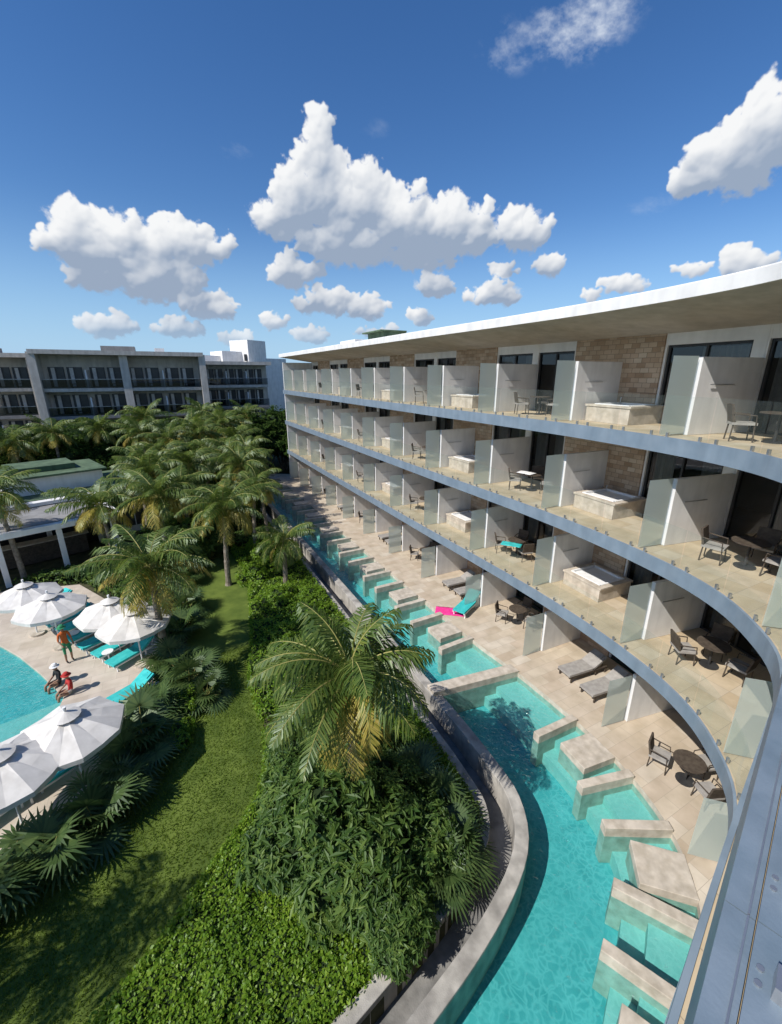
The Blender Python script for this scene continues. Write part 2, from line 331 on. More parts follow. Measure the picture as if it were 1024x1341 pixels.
for fi,z in enumerate(FZ):
    ch=2.9 if fi<3 else 2.94
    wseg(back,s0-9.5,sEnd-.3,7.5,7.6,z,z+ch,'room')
    for k in range(-2,11,2):
        a=s0+4.15*k
        def clip(x): return min(x,sEnd-.15)
        w0,w1=a+.3,clip(a+2.65); st0,st1=a+2.72,clip(a+6.2); d0,d1=a+6.3,clip(a+8.25)
        op=2.55
        for (p,q,kind) in [(w0,w1,'w'),(d0,d1,'d')]:
            if q-p<.6: continue
            wseg(wall,p,q,3.4,3.6,z+op,z+ch,'white')
            win.vsheet(S.seg(p+.06,q-.06,3.52),z+.06,z+op-.06,'winglass')
            for j in range(3):
                s_=p+.04+(q-p-.08)*j/2; pt,t,r=S.at(s_,3.5)
                fr.box((pt.x,pt.y,z+op/2),(.08,.07,op-.01),'frame',rz=math.atan2(r.y,r.x))
            wseg(fr,p,q,3.47,3.54,z+op-.08,z+op-.002,'frame'); wseg(fr,p,q,3.47,3.54,z+.002,z+.07,'frame')
            for (ca,cb) in ([(p+.1,p+.75),(q-.75,q-.1)] if (k+fi)%3 else [(p+.1,q-.9)]):
                m_=26; pts=[]
                for j in range(m_):
                    pts.append(tuple(S.at(ca+(cb-ca)*j/(m_-1),3.75+.045*math.sin(j*1.9))[0]))
                cur.vsheet(pts,z+.03,z+op-.1,'curtain')
        wseg(wall,a,w0,3.38,3.6,z,z+ch,'white')
        if st0<sEnd: wseg(wall,w1,min(st0,sEnd-.1),3.39,3.6,z,z+ch,'white')
        if st0<sEnd-.2: wseg(stone,st0+.001,st1,3.33,3.6,z,z+ch,'stone')
        if d0<sEnd: wseg(wall,st1+.001,d0-.001,3.39,3.6,z,z+ch,'white')
        if d1<sEnd-.2: wseg(wall,d1,a+8.3,3.39,3.6,z,z+ch,'white')
    for k in range(-2,11):
        s_=s0+4.15*k
        pt,t,r=S.at(s_,0); ang=math.atan2(r.y,r.x)
        def P(d): q=S.at(s_,d)[0]; return q
        g0,g1=(.10,.98) if fi else (.0,.95)
        hh=2.05 if fi else 1.9
        qa,qb=P(g0),P(g1)
        frost.vsheet([tuple(qa),tuple(qb)],z+.04,z+hh+.02,'frost')
        c=P((1.05+3.36)/2); part.box((c.x,c.y,z+hh/2+.002),(3.36-1.05,.13,hh),'white',rz=ang)
        if fi:
            q=P(1.9)-t*.11; clamp.box((q.x,q.y,z+1.35),(.9,.02,.02),'steel',rz=ang)
        if k==10: continue
        if fi:
            nn=3
            for j in range(nn):
                u0=s_+.03+(4.09)*j/nn; u1=s_+.03+4.09*(j+1)/nn-.03
                rail.vsheet(S.seg(u0,u1,.09,.5),z+.04,z+1.08,'rail')
                for uu in (u0+.2,u1-.2):
                    q,_,rr=S.at(uu,.09); clamp.box((q.x,q.y,z+.08),(.05,.06,.12),'steel',rz=math.atan2(rr.y,rr.x))
for z in FZ:
    part.box((18,48.98,z+1.4),(11.2,.16,2.88 if z<9 else 2.9),'white')
wall.obj('white_walls',hotel); stone.obj('stone_cladding',hotel); win.obj('window_panes',hotel); fr.obj('window_frames',hotel); cur.obj('curtains',hotel)
part.obj('balcony_partitions',hotel,bevel=.01); frost.obj('frosted_privacy_panels',hotel); rail.obj('glass_balustrades',hotel); back.obj('room_back_walls',hotel); clamp.obj('glass_clamps',hotel)
b=MB(); b.box((19,37,14.3),(2.2,3.4,1.5),'greenroof'); b.box((18.7,37,15.1),(2.6,3.8,.12),'greenroof'); b.box((21,44,14.2),(6,4,1.3),'white'); b.box((24,40,14.0),(4,5,.9),'white'); b.box((18.2,17,13.9),(.7,1.0,.7),'greenroof'); b.box((19,30,13.8),(1,1,.5),'greybuild'); b.obj('roof_plant_units',hotel,bevel=.03)

# balustrade of the nearest wing: metal ledge, clamped glass, seams
nb_=empty('balcony_railing')
sN=s0-8.4
b=MB()
def nstrip(a,e,d0,d1,z0,z1,k,mb=b):
    AA=S.seg(a,e,d0,.3); BB=[tuple(S.at(a+(e-a)*i/(len(AA)-1),d1)[0]) for i in range(len(AA))]; mb.strip(AA,BB,z0,z1,k)
a=1.0; i=0
sc0=9.42+1.0
edges=[1.0,4.2,7.4,sc0+.42,sc0+2.6,sc0+4.6,sN+.3]
edges=[e for e in edges if e<sN+.35]
for p,q in zip(edges[:-1],edges[1:]):
    nstrip(p,q-.004,.0,.075,9.934,9.944,'ledge'); nstrip(p,q-.004,.079,.42,9.934,9.95,'ledge')
    nstrip(p,q-.004,.055,.06,9.945,9.951,'steel')
b.obj('ledge',nb_)
b=MB()
for p,q in zip(edges[:-1],edges[1:]): b.vsheet(S.seg(p+.02,q-.02,.17,.4),9.96,11.0,'rail')
b.obj('glass_panels',nb_)
b=MB()
for p,q in zip(edges[:-1],edges[1:]):
    for uu in (p+.16,q-.16):
        c_,t,r=S.at(uu,.15); an=math.atan2(t.y,t.x)
        b.box((c_.x,c_.y,9.975),(.07,.045,.05),'steel',rz=an); 
        for dx in (-.022,.022): b.tube([(c_.x+t.x*dx-r.x*.05,c_.y+t.y*dx-r.y*.05,9.95),(c_.x+t.x*dx-r.x*.05,c_.y+t.y*dx-r.y*.05,9.957)],.009,'steel',8)
b.obj('clamps',nb_)

# ------------------------------------------------------------------ furniture
def tub_mesh():
    b=MB(); b.box((0,0,.26),(1.7,1.75,.52),'travb')
    for x,y,w,d in [(-.78,0,.2,1.85),(.78,0,.2,1.85),(0,-.82,1.36,.2),(0,.82,1.36,.2)]: b.box((x,y,.56),(w,d,.07),'travb')
    b.box((0,0,.53),(1.35,1.42,.02),'whitefab')
    for x,y,w,d in [(-.64,0,.08,1.4),(.64,0,.08,1.4),(0,-.68,1.2,.08),(0,.68,1.2,.08)]: b.box((x,y,.57),(w,d,.1),'whitefab')
    b.tube([(.5,.6,.6),(.5,.6,.78),(.4,.5,.8)],.02,'steel'); return b.mesh('tub')
def chair_mesh(fab='greyfab'):
    b=MB()
    for x,y in [(-.24,-.24),(.24,-.24),(-.24,.24),(.24,.24)]: b.tube([(x,y,0),(x*.9,y*.9,.42)],.018,'wood',6)
    b.box((0,0,.44),(.52,.52,.06),fab); b.box((0,.27,.68),(.5,.05,.46),'wood',rx=-.2)
    for x in(-.27,.27): b.tube([(x,-.22,.42),(x,-.2,.64),(x,.26,.68)],.018,'wood',6)
    return b.mesh('chair')
def table_mesh():
    b=MB(); b.tube([(0,0,.70),(0,0,.73)],.42,'wood',20); b.tube([(0,0,.03),(0,0,.7)],.035,'frame',8); b.tube([(0,0,0),(0,0,.03)],.25,'frame',16); return b.mesh('table')
def lounger_mesh(c='greyfab',fr='wood'):
    b=MB()
    for x in(-.3,.3): b.box((x,0,.25),(.05,1.95,.06),fr)
    for x in(-.3,.3):
        for y in(-.85,.4,.9): b.box((x,y,.12),(.05,.05,.24),fr)
    b.box((0,-.35,.33),(.64,1.25,.09),c); b.box((0,.56,.50),(.64,.75,.09),c,rx=.52)
    b.box((0,.74,.66),(.44,.26,.07),c,rx=.52)
    b.tube([(-.25,.75,.28),(-.25,.85,.6)],.015,fr,6); b.tube([(.25,.75,.28),(.25,.85,.6)],.015,fr,6); return b.mesh('lounger')
tub=tub_mesh(); chair=chair_mesh(); table=table_mesh(); loung=lounger_mesh(); tloung=lounger_mesh('cushion','whitefab')
def bev(o,w=.012):
    m=o.modifiers.new('b','BEVEL'); m.width=w; m.segments=2; return o
rnd=random.Random(3)
for fi,z in enumerate(FZ):
    for k in range(-1,10):
        s_=s0+4.15*k
        if k%2==0 and fi:
            p,t,r=S.at(s_+3.05,2.35); bev(link('bathtub',tub,None,(p.x,p.y,z+.004),math.atan2(r.y,r.x)),.02)
        elif fi:
            p,t,r=S.at(s_+2.6+rnd.uniform(-.3,.3),1.9); a=math.atan2(r.y,r.x)
            g=empty('patio_table_set',(p.x,p.y,z+.004),a); link('table',table,g)
            for an in (rnd.uniform(.2,.6),rnd.uniform(2.2,2.8),rnd.uniform(-1.9,-1.2)):
                link('chair',chair,g,(.72*math.cos(an),.72*math.sin(an),0),an-math.pi/2+rnd.uniform(-.3,.3))
        else:
            p,t,r=S.at(s_+1.0,1.3); a=math.atan2(r.y,r.x)
            if k%2:
                g=empty('patio_table_set',(p.x+.4,p.y+1.2,.004),a); link('table',table,g)
                for an in (.4,2.5,-1.3): link('chair',chair,g,(.72*math.cos(an),.72*math.sin(an),0),an-math.pi/2+rnd.uniform(-.3,.3))
            else:
                for dd in (.8,1.9):
                    q=S.at(s_+dd+.5,1.5)[0]; link('sun_lounger',loung,None,(q.x,q.y,.004),a-math.pi/2+rnd.uniform(-.1,.1))
def towel(name,loc,rz,k,w=.7,l=1.5):
    b=MB(); nx,ny=6,12; vs=[];fs=[]
    for i in range(nx+1):
        for j in range(ny+1):
            vs.append(((i/nx-.5)*w,(j/ny-.5)*l,.03+.025*noise.noise(Vector((i*.9,j*.7,loc[0])))))
    for i in range(nx):
        for j in range(ny): a=i*(ny+1)+j; fs.append((a,a+ny+1,a+ny+2,a+1))
    b.add(vs,fs,k); o=b.obj(name,None,loc,rz,smooth=True); m=o.modifiers.new('s','SOLIDIFY'); m.thickness=.02
towel('pink_towel',(11.6,15.6,.0),.9,'pink',.75,1.5)
link('sun_lounger',tloung,None,(12.5,15.4,.004),-1.1)
towel('white_towel',(13.9,13.6,7.36),.2,'whitefab',.5,.7)
towel('turquoise_towel',(13.4,13.6,4.06),.6,'cushion',.5,.9)

def umbrella_mesh():
    b=MB(); n=8; R_=1.38
    V=[(0,0,2.62)]; F=[]; m=n*2
    for (r,z) in [(.3,2.52),(.85,2.30),(R_,2.06)]:
        for i in range(m):
            a=math.pi*i/n; q=r*(1 if i%2==0 else .925); V.append((q*math.cos(a),q*math.sin(a),z-(0 if i%2==0 else .04)))
    for i in range(m): F.append((0,1+i,1+(i+1)%m))
    for k in range(2):
        for i in range(m): F.append((1+k*m+i,1+(k+1)*m+i,1+(k+1)*m+(i+1)%m,1+k*m+(i+1)%m))
    b.add(V,F,'canvas')
    o=[V[1+2*m+i] for i in range(m)]; b.add(o+[(x,y,z-.14) for x,y,z in o],[(i,(i+1)%m,m+(i+1)%m,m+i) for i in range(m)],'canvas')
    V2=[(0,0,2.74)]+[(.36*math.cos(math.pi*i/n),.36*math.sin(math.pi*i/n),2.58) for i in range(m)]
    b.add(V2,[(0,1+i,1+(i+1)%m) for i in range(m)],'canvas')
    for i in range(n):
        a=2*math.pi*i/n; b.tube([(0,0,2.56),(R_*math.cos(a),R_*math.sin(a),2.0)],.012,'whitefab',5); b.tube([(0,0,1.8),(.7*math.cos(a),.7*math.sin(a),2.30)],.01,'whitefab',5)
    b.tube([(0,0,0),(0,0,2.8)],.03,'whitefab',10); b.tube([(0,0,0),(0,0,.09)],.3,'travb',16); b.tube([(0,0,2.78),(0,0,2.86)],.045,'whitefab',8)
    return b.mesh('umbrella')
um=umbrella_mesh()

# ------------------------------------------------------------------ deck, small pool
DZ=-.25
deckpoly=[(-24,33),(-9.3,29.5),(-5.7,28.6),(-3.6,24.8),(-1.2,19.8),(-1.3,17.8),(-2.6,15.4),(-2.9,13.6),(-3.6,12.1),(-6,11.2),(-24,6),(-24,11.4),(-6.6,15.8),(-5.0,16.4),(-4.85,17.7),(-5.95,19.8),(-7.0,21.6),(-7.9,22.9),(-9.5,25),(-24,28)]
b=MB(); b.prism(deckpoly,-.45,DZ,'deck'); b.obj('pool_deck',None,bevel=.01)
sp=[(-24,11.2),(-6.5,15.7),(-4.9,16.3),(-4.75,17.75),(-5.9,19.9),(-6.9,21.7),(-7.8,23),(-9.4,25.1),(-24,28.2)]
sw=empty('leisure_pool')
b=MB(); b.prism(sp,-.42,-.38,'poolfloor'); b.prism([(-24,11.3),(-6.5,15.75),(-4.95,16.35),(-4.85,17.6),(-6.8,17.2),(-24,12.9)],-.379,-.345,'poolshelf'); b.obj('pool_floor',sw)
b=MB(); b.add([(*p,-.31) for p in sp],[tuple(range(len(sp)))],'water'); b.obj('water_surface',sw)
for p in [(-6.7,23.4),(-5.5,21.6),(-3.1,19.9),(-2.2,18.5),(-3.6,12.9),(-4.9,12.1)]:
    link('parasol',um,None,(p[0],p[1],DZ),rnd.uniform(0,1))
for i,p in enumerate([(-6.5,26.0),(-6.1,25.0),(-5.5,24.0),(-4.9,23.1),(-4.4,22.1),(-3.8,21.1),(-3.2,20.2),(-2.6,19.2),(-2.6,16.4),(-4.3,13.6),(-5.6,12.9)]):
    link('pool_lounger',tloung,None,(p[0],p[1],DZ),-1.0+rnd.uniform(-.08,.08))
b=MB(); b.tube([(0,0,.42),(0,0,.45)],.22,'whitefab',14); b.tube([(0,0,0),(0,0,.42)],.03,'whitefab',8); stb=b.mesh('side_table')
for p in [(-5.0,21.9),(-3.5,19.5),(-5.9,23.3)]: link('side_table',stb,None,(*p,DZ))

# ------------------------------------------------------------------ vegetation generators
def palm_mesh(seed,H,nf=22,L=2.9,lean=.4,trunk=1.0):
    r=np.random.default_rng(seed); b=MB()
    top=np.array([r.uniform(-lean,lean),r.uniform(-lean,lean),H]); path=[];rad=[]
    for i in range(15):
        t=i/14; path.append((top[0]*t**1.6,top[1]*t**1.6,H*t-.1*(1-t))); rad.append((.16-.06*t+(.09 if i==0 else 0)+(.012 if i%2 else 0))*trunk)
    b.tube(path,rad,'bark',10)
    b.tube([tuple(top-[0,0,.35]),tuple(top+[0,0,.25])],[.10,.13],'rachis',8)
    for c in range(7):
        a=c*.9
        q=top+np.array([.2*math.cos(a),.2*math.sin(a),-.22-.06*(c%2)]); b.tube([tuple(q+[0,0,.1]),tuple(q+[0,0,.05]),tuple(q-[0,0,.05]),tuple(q-[0,0,.1])],[.02,.085,.085,.02],'rachis',7)
    Q=[];MI=[]
    for f in range(nf):
        t=f/(nf-1); az=f*2.39996+r.uniform(-.3,.3); el=R(76-100*t+r.uniform(-9,9)); ln=L*(r.uniform(.80,1.12))*(0.8+.2*math.sin(math.pi*min(1,t*1.3+.1)))
        yel=1 if (t>.62 and r.random()<.55) else 0
        segs=14; p=top+np.array([0,0,.1]); pts=[p]; droop=R(r.uniform(60,115))
        hd=np.array([math.cos(az),math.sin(az),0]); sd=np.array([-math.sin(az),math.cos(az),0])*r.uniform(-.35,.35); D=[]
        for j in range(segs):
            u=j/segs; e2=max(el-droop*u**1.25,R(-88)); d=hd*math.cos(e2)+sd*u+np.array([0,0,math.sin(e2)]); d/=np.linalg.norm(d); D.append(d); p=p+d*ln/segs; pts.append(p)
        D.append(D[-1]); pts=np.array(pts)
        b.tube([tuple(q) for q in pts],[.028*(1-.85*j/segs) for j in range(segs+1)],'rachis',4,cap=False)
        side=np.array([-math.sin(az),math.cos(az),0]); nl=54; tw=r.uniform(-.7,.7)
        for j in range(nl):
            u=.10+.90*j/(nl-1); x=u*segs; i0=min(int(x),segs-1); q=pts[i0]+(pts[i0+1]-pts[i0])*(x-i0); d=D[i0]
            up=np.cross(side,d); up=-up if up[2]<0 else up
            ll=.86*(math.sin(math.pi*min(1,u*.85+.12)))**.7*r.uniform(.7,1.1)*L/2.9
            for sg in(-1,1):
                if r.random()<.06: continue
                dr=side*sg*(.75)+d*.65+up*(.10+tw*sg*.3)+np.array([0,0,-.3])+r.normal(0,.09,3); dr/=np.linalg.norm(dr)
                dr2=dr+np.array([0,0,-1.0])+r.normal(0,.14,3); dr2/=np.linalg.norm(dr2)
                w=d*.024*(L/2.9)
                a=q; m_=q+dr*ll*.5; e_=m_+dr2*ll*.5
                Q.append([a-w*.7,a+w*.7,m_+w,m_-w]); Q.append([m_-w,m_+w,e_+w*.15,e_-w*.15]); MI+= [yel]*2
    ip,iy=b.mi('palm'),b.mi('palmy')
    for q,mi in zip(Q,MI):
        o=len(b.v); b.v+=[tuple(x) for x in q]; b.f.append((o,o+1,o+2,o+3)); b.m.append(iy if mi else ip)
    return b.mesh('palm')
def leaf_quads(P,Nn,size,asp=.45,r=rng):
    n=len(P); d=r.normal(0,1,(n,3)); d-= (d*Nn).sum(1)[:,None]*Nn*.75; d/=np.linalg.norm(d,axis=1)[:,None]+1e-9
    nn=Nn+r.normal(0,.35,(n,3)); s=np.cross(nn,d); s/=np.linalg.norm(s,axis=1)[:,None]+1e-9
    l=size*r.uniform(.6,1.25,(n,1)); w=l*asp*.5
    return np.stack([P-d*l*.5,P+s*w,P+d*l*.5-np.array([0,0,.12])*l,P-s*w],1)
def clump_mesh(name,seed,blobs,nleaf,size,mat,asp=.45,stems=True,fill=.35):
    r=np.random.default_rng(seed); vol=np.array([b_[3]**2 for b_ in blobs]); vol=vol/vol.sum(); Ps=[];Ns=[]
    for b_,f in zip(blobs,vol):
        n=int(nleaf*f)
        nc=max(12,n//14); cd=r.normal(0,1,(nc,3)); cd/=np.linalg.norm(cd,axis=1)[:,None]
        idx=r.integers(0,nc,n); d=cd[idx]+r.normal(0,.13,(n,3)); d/=np.linalg.norm(d,axis=1)[:,None]
        cr=(1-fill*r.random(nc)**1.3)*(1+.28*r.normal(0,.5,nc)); rad=b_[3]*(cr[idx][:,None]+r.normal(0,.06,(n,1)))
        P=np.array(b_[:3])+d*rad*np.array([1,1,.88]); Ps.append(P); Nn=d*.6+np.array([0,0,.7]); Ns.append(Nn/np.linalg.norm(Nn,axis=1)[:,None])
    P=np.concatenate(Ps);Nn=np.concatenate(Ns); keep=P[:,2]>.02; P=P[keep];Nn=Nn[keep]
    Q=leaf_quads(P,Nn,size,asp,r); b=MB()
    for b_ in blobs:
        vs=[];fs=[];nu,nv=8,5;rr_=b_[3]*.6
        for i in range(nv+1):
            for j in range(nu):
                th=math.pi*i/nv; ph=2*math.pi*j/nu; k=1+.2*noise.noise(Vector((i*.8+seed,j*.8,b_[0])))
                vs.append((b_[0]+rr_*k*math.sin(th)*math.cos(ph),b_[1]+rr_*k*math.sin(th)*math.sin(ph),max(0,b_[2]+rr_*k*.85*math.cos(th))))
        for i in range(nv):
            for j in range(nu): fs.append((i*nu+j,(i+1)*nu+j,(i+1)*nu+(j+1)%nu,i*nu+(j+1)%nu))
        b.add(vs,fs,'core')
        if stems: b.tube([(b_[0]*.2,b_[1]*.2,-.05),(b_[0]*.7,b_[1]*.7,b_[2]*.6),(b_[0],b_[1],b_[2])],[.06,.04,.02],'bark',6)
    i=b.mi(mat); o=len(b.v); b.v+= [tuple(x) for x in Q.reshape(-1,3)]; nq=len(Q)
    b.f+= [(o+4*k,o+4*k+1,o+4*k+2,o+4*k+3) for k in range(nq)]; b.m+=[i]*nq
    return b.mesh(name)
def fan_mesh(seed,nfan=16,L=.8):
    r=np.random.default_rng(seed); b=MB(); Q=[]
    for f in range(nfan):
        az=f*2.4+r.uniform(-.3,.3); el=R(r.uniform(15,80)); st=r.uniform(.5,1.0)
        d=np.array([math.cos(az)*math.cos(el),math.sin(az)*math.cos(el),math.sin(el)]); c=d*st
        b.tube([(0,0,0),tuple(c)],.012,'rachis',4,cap=False)
        side=np.array([-math.sin(az),math.cos(az),0]); fw=d*math.cos(.5)+np.array([0,0,-.45]); fw/=np.linalg.norm(fw)
        ns=20
        for j in range(ns):
            a=(j/(ns-1)-.5)*R(230); dr=fw*math.cos(a)+side*math.sin(a); pn=np.cross(dr,np.cross(fw,side)); pn/=np.linalg.norm(pn)
            ll=L*r.uniform(.85,1.05)*(1-.25*abs(a)/2); w=pn*.035; m_=c+dr*ll*.55; e_=m_+(dr+np.array([0,0,-.35]))*ll*.45
            Q.append([c-w*.2,c+w*.2,m_+w,m_-w]); Q.append([m_-w,m_+w,e_+w*.1,e_-w*.1])
    i=b.mi('fan')
    for q in Q:
        o=len(b.v); b.v+=[tuple(x) for x in q]; b.f.append((o,o+1,o+2,o+3)); b.m.append(i)
    return b.mesh('fan_palm')
GZ=-.4
palms=[palm_mesh(1,4.7,34,2.85,.1),palm_mesh(2,4.6,27,2.9),palm_mesh(3,5.4,25,2.8),palm_mesh(4,2.8,22,2.3),palm_mesh(5,6.6,25,2.9,.8),palm_mesh(8,5.6,15,2.7,.1,1.2)]
def palm(i,x,y,rz=0,sc=1): return link('coconut_palm',palms[i],None,(x,y,GZ),rz,sc)
palm(0,3.2,8.2,0,1.0); palm(1,-1.3,18.2,1); palm(1,2.1,24.7,2.2); palm(2,-8.7,30.9,.5); palm(3,5.0,22.7,1); palm(5,-8.9,7.6,0)
for a_ in [(1,.6,30,.3),(2,4.5,33,1.3),(1,-1.5,34,2.3,1.1),(2,2.5,38,3.3),(2,5.8,42,4.3,1.1),(4,-1.6,45,1.3),(4,7.0,50,2.9),(2,-.6,39,3.9),(4,-9,49,.9),(4,2,49,5),(1,-3.8,29.5,5.1,.95),(2,6,36,.3,.9),(4,9,56,.3,1.05),(2,-12.5,37,.3,1.05),(4,-14,46,2,1),(2,4.4,28.5,2,.85),(4,-5,52,3,1),(4,4.5,56,1,1.1),(2,1.2,34,4,1.),(1,-.9,28,4,1.05),(4,3.6,44,2,1),(2,5.8,31,5,.8),(2,-2.2,37,2,1),(4,0,43,.4,.95),(4,5.9,47,1.9,1.05),(2,3.9,36,2.6,1.05),(2,6.1,39,.9,1.0),(2,-12,50,.7,1.1),(4,-1.5,54,3.7,1.1)]: palm(*a_)
right=[(-6,5.2),(-3.5,6.5),(-2.7,6.9),(-1.8,7.5),(-.5,8.7),(1,10.2),(1.6,12.5),(1.6,15),(2.1,17.6),(2.7,21),(3.2,25),(3,30)]
left=[(.2,29),(.0,24),(-.2,21),(-.6,19),(-1.1,16),(-1.6,14),(-2.6,12.0),(-4.6,10.2),(-8,9.0),(-16,8)]
right=[tuple(p) for p in smooth(right,.5)]; left=[tuple(p) for p in smooth(left,.5)]
lawnp=right+left+[(-16,1)]
b=MB(); b.prism(lawnp,-.41,-.37,'lawn'); b.obj('lawn')
def inpoly(x,y,poly):
    p=np.array(poly); ins=np.zeros(x.shape,bool); j=len(p)-1
    for i in range(len(p)):
        c=((p[i,1]>y)!=(p[j,1]>y))&(x<(p[j,0]-p[i,0])*(y-p[i,1])/(p[j,1]-p[i,1]+1e-12)+p[i,0]); ins^=c; j=i
    return ins
def scatter(poly,dens,r=rng):
    p=np.array(poly); lo,hi=p.min(0),p.max(0); n=int(dens*(hi-lo).prod()); x=r.uniform(lo[0],hi[0],n);y=r.uniform(lo[1],hi[1],n); k=inpoly(x,y,poly); return x[k],y[k]
x,y=scatter([q for q in lawnp],600); k=(y<18)&(x>-8); x,y=x[k],y[k]; n_=len(x)
a=rng.uniform(0,6.28,n_); h=rng.uniform(.03,.07,n_); w=.012
base=np.stack([x,y,np.full(n_,-.372)],1); dx=np.stack([np.cos(a)*w,np.sin(a)*w,0*a],1); ln=np.stack([rng.normal(0,.03,n_),rng.normal(0,.03,n_),h],1)
link('grass',quads('grass',np.stack([base-dx,base+dx,base+ln+dx*.2,base+ln-dx*.2],1),['grass']))
def hfun(x,y,H,f=1.2):
    return np.array([H*(.72+.45*noise.noise(Vector((a_*f,b_*f,0)))+.3*noise.noise(Vector((a_*f*3,b_*f*3,5)))) for a_,b_ in zip(x,y)])
def bed(name,poly,H,dens,size,mat,asp=.6,f=1.2):
    par_=empty(name)
    p=np.array(poly); lo,hi=p.min(0),p.max(0); st=.22; nx=int((hi[0]-lo[0])/st)+2; ny=int((hi[1]-lo[1])/st)+2
    gx,gy=np.meshgrid(lo[0]+np.arange(nx)*st,lo[1]+np.arange(ny)*st,indexing='ij'); ins=inpoly(gx.ravel(),gy.ravel(),poly).reshape(nx,ny)
    hh=hfun(gx.ravel(),gy.ravel(),H,f).reshape(nx,ny)
    b=MB(); vs=[(gx[i,j],gy[i,j],GZ+(hh[i,j]-.12 if ins[i,j] else -.02)) for i in range(nx) for j in range(ny)]; fs=[]
    for i in range(nx-1):
        for j in range(ny-1): fs.append((i*ny+j,(i+1)*ny+j,(i+1)*ny+j+1,i*ny+j+1))
    fs=[q for q in fs if sum(ins[v//ny,v%ny] for v in q)>=3]
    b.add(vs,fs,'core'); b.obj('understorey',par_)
    x,y=scatter(poly,dens); z=hfun(x,y,H,f); P=np.stack([x,y,GZ+z-.14*rng.random(len(x))**2],1)
    Nn=np.stack([rng.normal(0,.4,len(x)),rng.normal(0,.4,len(x)),np.ones(len(x))],1); Nn/=np.linalg.norm(Nn,axis=1)[:,None]
    Q=leaf_quads(P,Nn,size,asp)
    e=np.array(poly+[poly[0]]); E=[]
    for i in range(len(e)-1):
        m_=int(np.linalg.norm(e[i+1]-e[i])*dens*.35); t=rng.random((m_,1)); q=e[i]*(1-t)+e[i+1]*t+rng.normal(0,.06,(m_,2)); E.append(np.concatenate([q,GZ+rng.random((m_,1))*H*.7],1))
    E=np.concatenate(E); Ne=rng.normal(0,.6,E.shape)+[0,0,.5]; Ne/=np.linalg.norm(Ne,axis=1)[:,None]
    Q=np.concatenate([Q,leaf_quads(E,Ne,size,asp)]); link('leaves',quads('leaves',Q,[mat]),par_)
ow=[tuple(p) for p in par(L0,-1.36)]
def owr(y0,y1): return [p for p in ow if y0<=p[1]<=y1 and p[0]>-6]
rb=[p for p in right if p[1]<=12.6]
bed('groundcover_hedge',[p for p in rb if p[0]>-6.2]+owr(1,12.6)[::-1],.42,1000,.085,'leafb')
rb2=[p for p in right if p[1]>=12.6]
bed('flower_bed_hedge',rb2+[(6.4,30)]+owr(12.6,30)[::-1],.6,350,.12,'leafb')
bed('deck_border_shrubs',[(-1.0,19.6)]+[p for p in left if p[1]<19.2 and p[0]>-12]+[(-12,8.9),(-6,10.9),(-3.4,11.9),(-2.7,13.6),(-2.4,15.2),(-1.1,17.7)],.45,300,.12,'leafm')
bed('garden_shrubbery',[(-.6,20.2),(-.1,22),(.1,25),(.3,28.8),(3,30),(6.4,30),(6.4,48),(-1.4,48),(-1.2,35),(-4.4,31.5),(-9,30.2),(-5.5,29.0),(-3.4,25.2)],.8,110,.2,'leafm',f=.5)
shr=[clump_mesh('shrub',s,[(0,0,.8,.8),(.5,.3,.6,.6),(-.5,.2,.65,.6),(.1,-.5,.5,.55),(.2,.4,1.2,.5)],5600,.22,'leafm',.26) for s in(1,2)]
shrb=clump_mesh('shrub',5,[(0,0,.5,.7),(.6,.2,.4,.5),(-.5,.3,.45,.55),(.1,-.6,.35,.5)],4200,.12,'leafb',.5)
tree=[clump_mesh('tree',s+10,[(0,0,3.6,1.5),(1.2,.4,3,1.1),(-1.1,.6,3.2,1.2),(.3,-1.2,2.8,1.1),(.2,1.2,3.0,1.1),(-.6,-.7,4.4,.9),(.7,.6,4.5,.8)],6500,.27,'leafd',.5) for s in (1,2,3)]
for (x,y,s,k) in [(1.6,7.9,1.25,0),(2.4,6.7,1.3,1),(1.9,9.0,1.25,1),(3.6,7.0,1.25,0),(3.0,5.9,1.0,0),(4.3,6.5,.9,1),(4.4,8.0,1.0,0),(2.4,10.4,1.0,0),(4.4,9.8,.9,1),(3.5,11.2,.9,0),(3.0,5.3,.8,1),(4.9,7.2,.7,0),(2.8,7.6,1.6,1),(3.6,8.6,1.1,0)]:
    link('shrub',shr[k],None,(x,y,GZ),x*7+y,s)
for (x,y,s) in [(4.6,14,1.1),(5.3,16,1),(3.2,14.5,.9),(5,18.5,1.1),(3.6,17.5,.9),(4.2,21,1.1),(5.8,20.6,.9),(3.6,24.5,1.1),(5.6,25.5,1.2),(4.8,28,1.3),(-.8,15,.7),(-1.0,13.6,.6),(5.6,12.6,.8)]:
    link('shrub',shrb,None,(x,y,GZ),x*5+y,s)
for i in range(26):
    x,y=rnd.uniform(-1,6),rnd.uniform(29,48); link('shrub',shr[i%2],None,(x,y,GZ),i,rnd.uniform(1.3,2.2))
fans=[fan_mesh(1),fan_mesh(2,20)]
for (x,y,s,k) in [(-.5,16.2,1.2,0),(-.9,17.4,1.1,1),(0,15.2,.9,0),(-2.1,14.0,1.2,1),(-1.6,14.9,1,0),(-2.4,13.0,1,0),(5.3,7.2,1.0,0),(5.0,8.2,1.05,1),(5.1,6.2,.9,0),(4.5,5.9,.8,1),(-3.2,11.4,1.1,0),(-4.2,10.8,1.1,1),(-2.6,12.1,.9,1),(-5.2,10.3,1.2,0),(4.0,10.0,.9,0),(-6.5,9.8,1.2,1),(1.6,29,1,0),(-.4,26,1,1),(-.3,22.3,1.1,0),(-.6,20.4,1,1)]:
    link('fan_palm',fans[k],None,(x,y,GZ+.1),x*3+y,s)
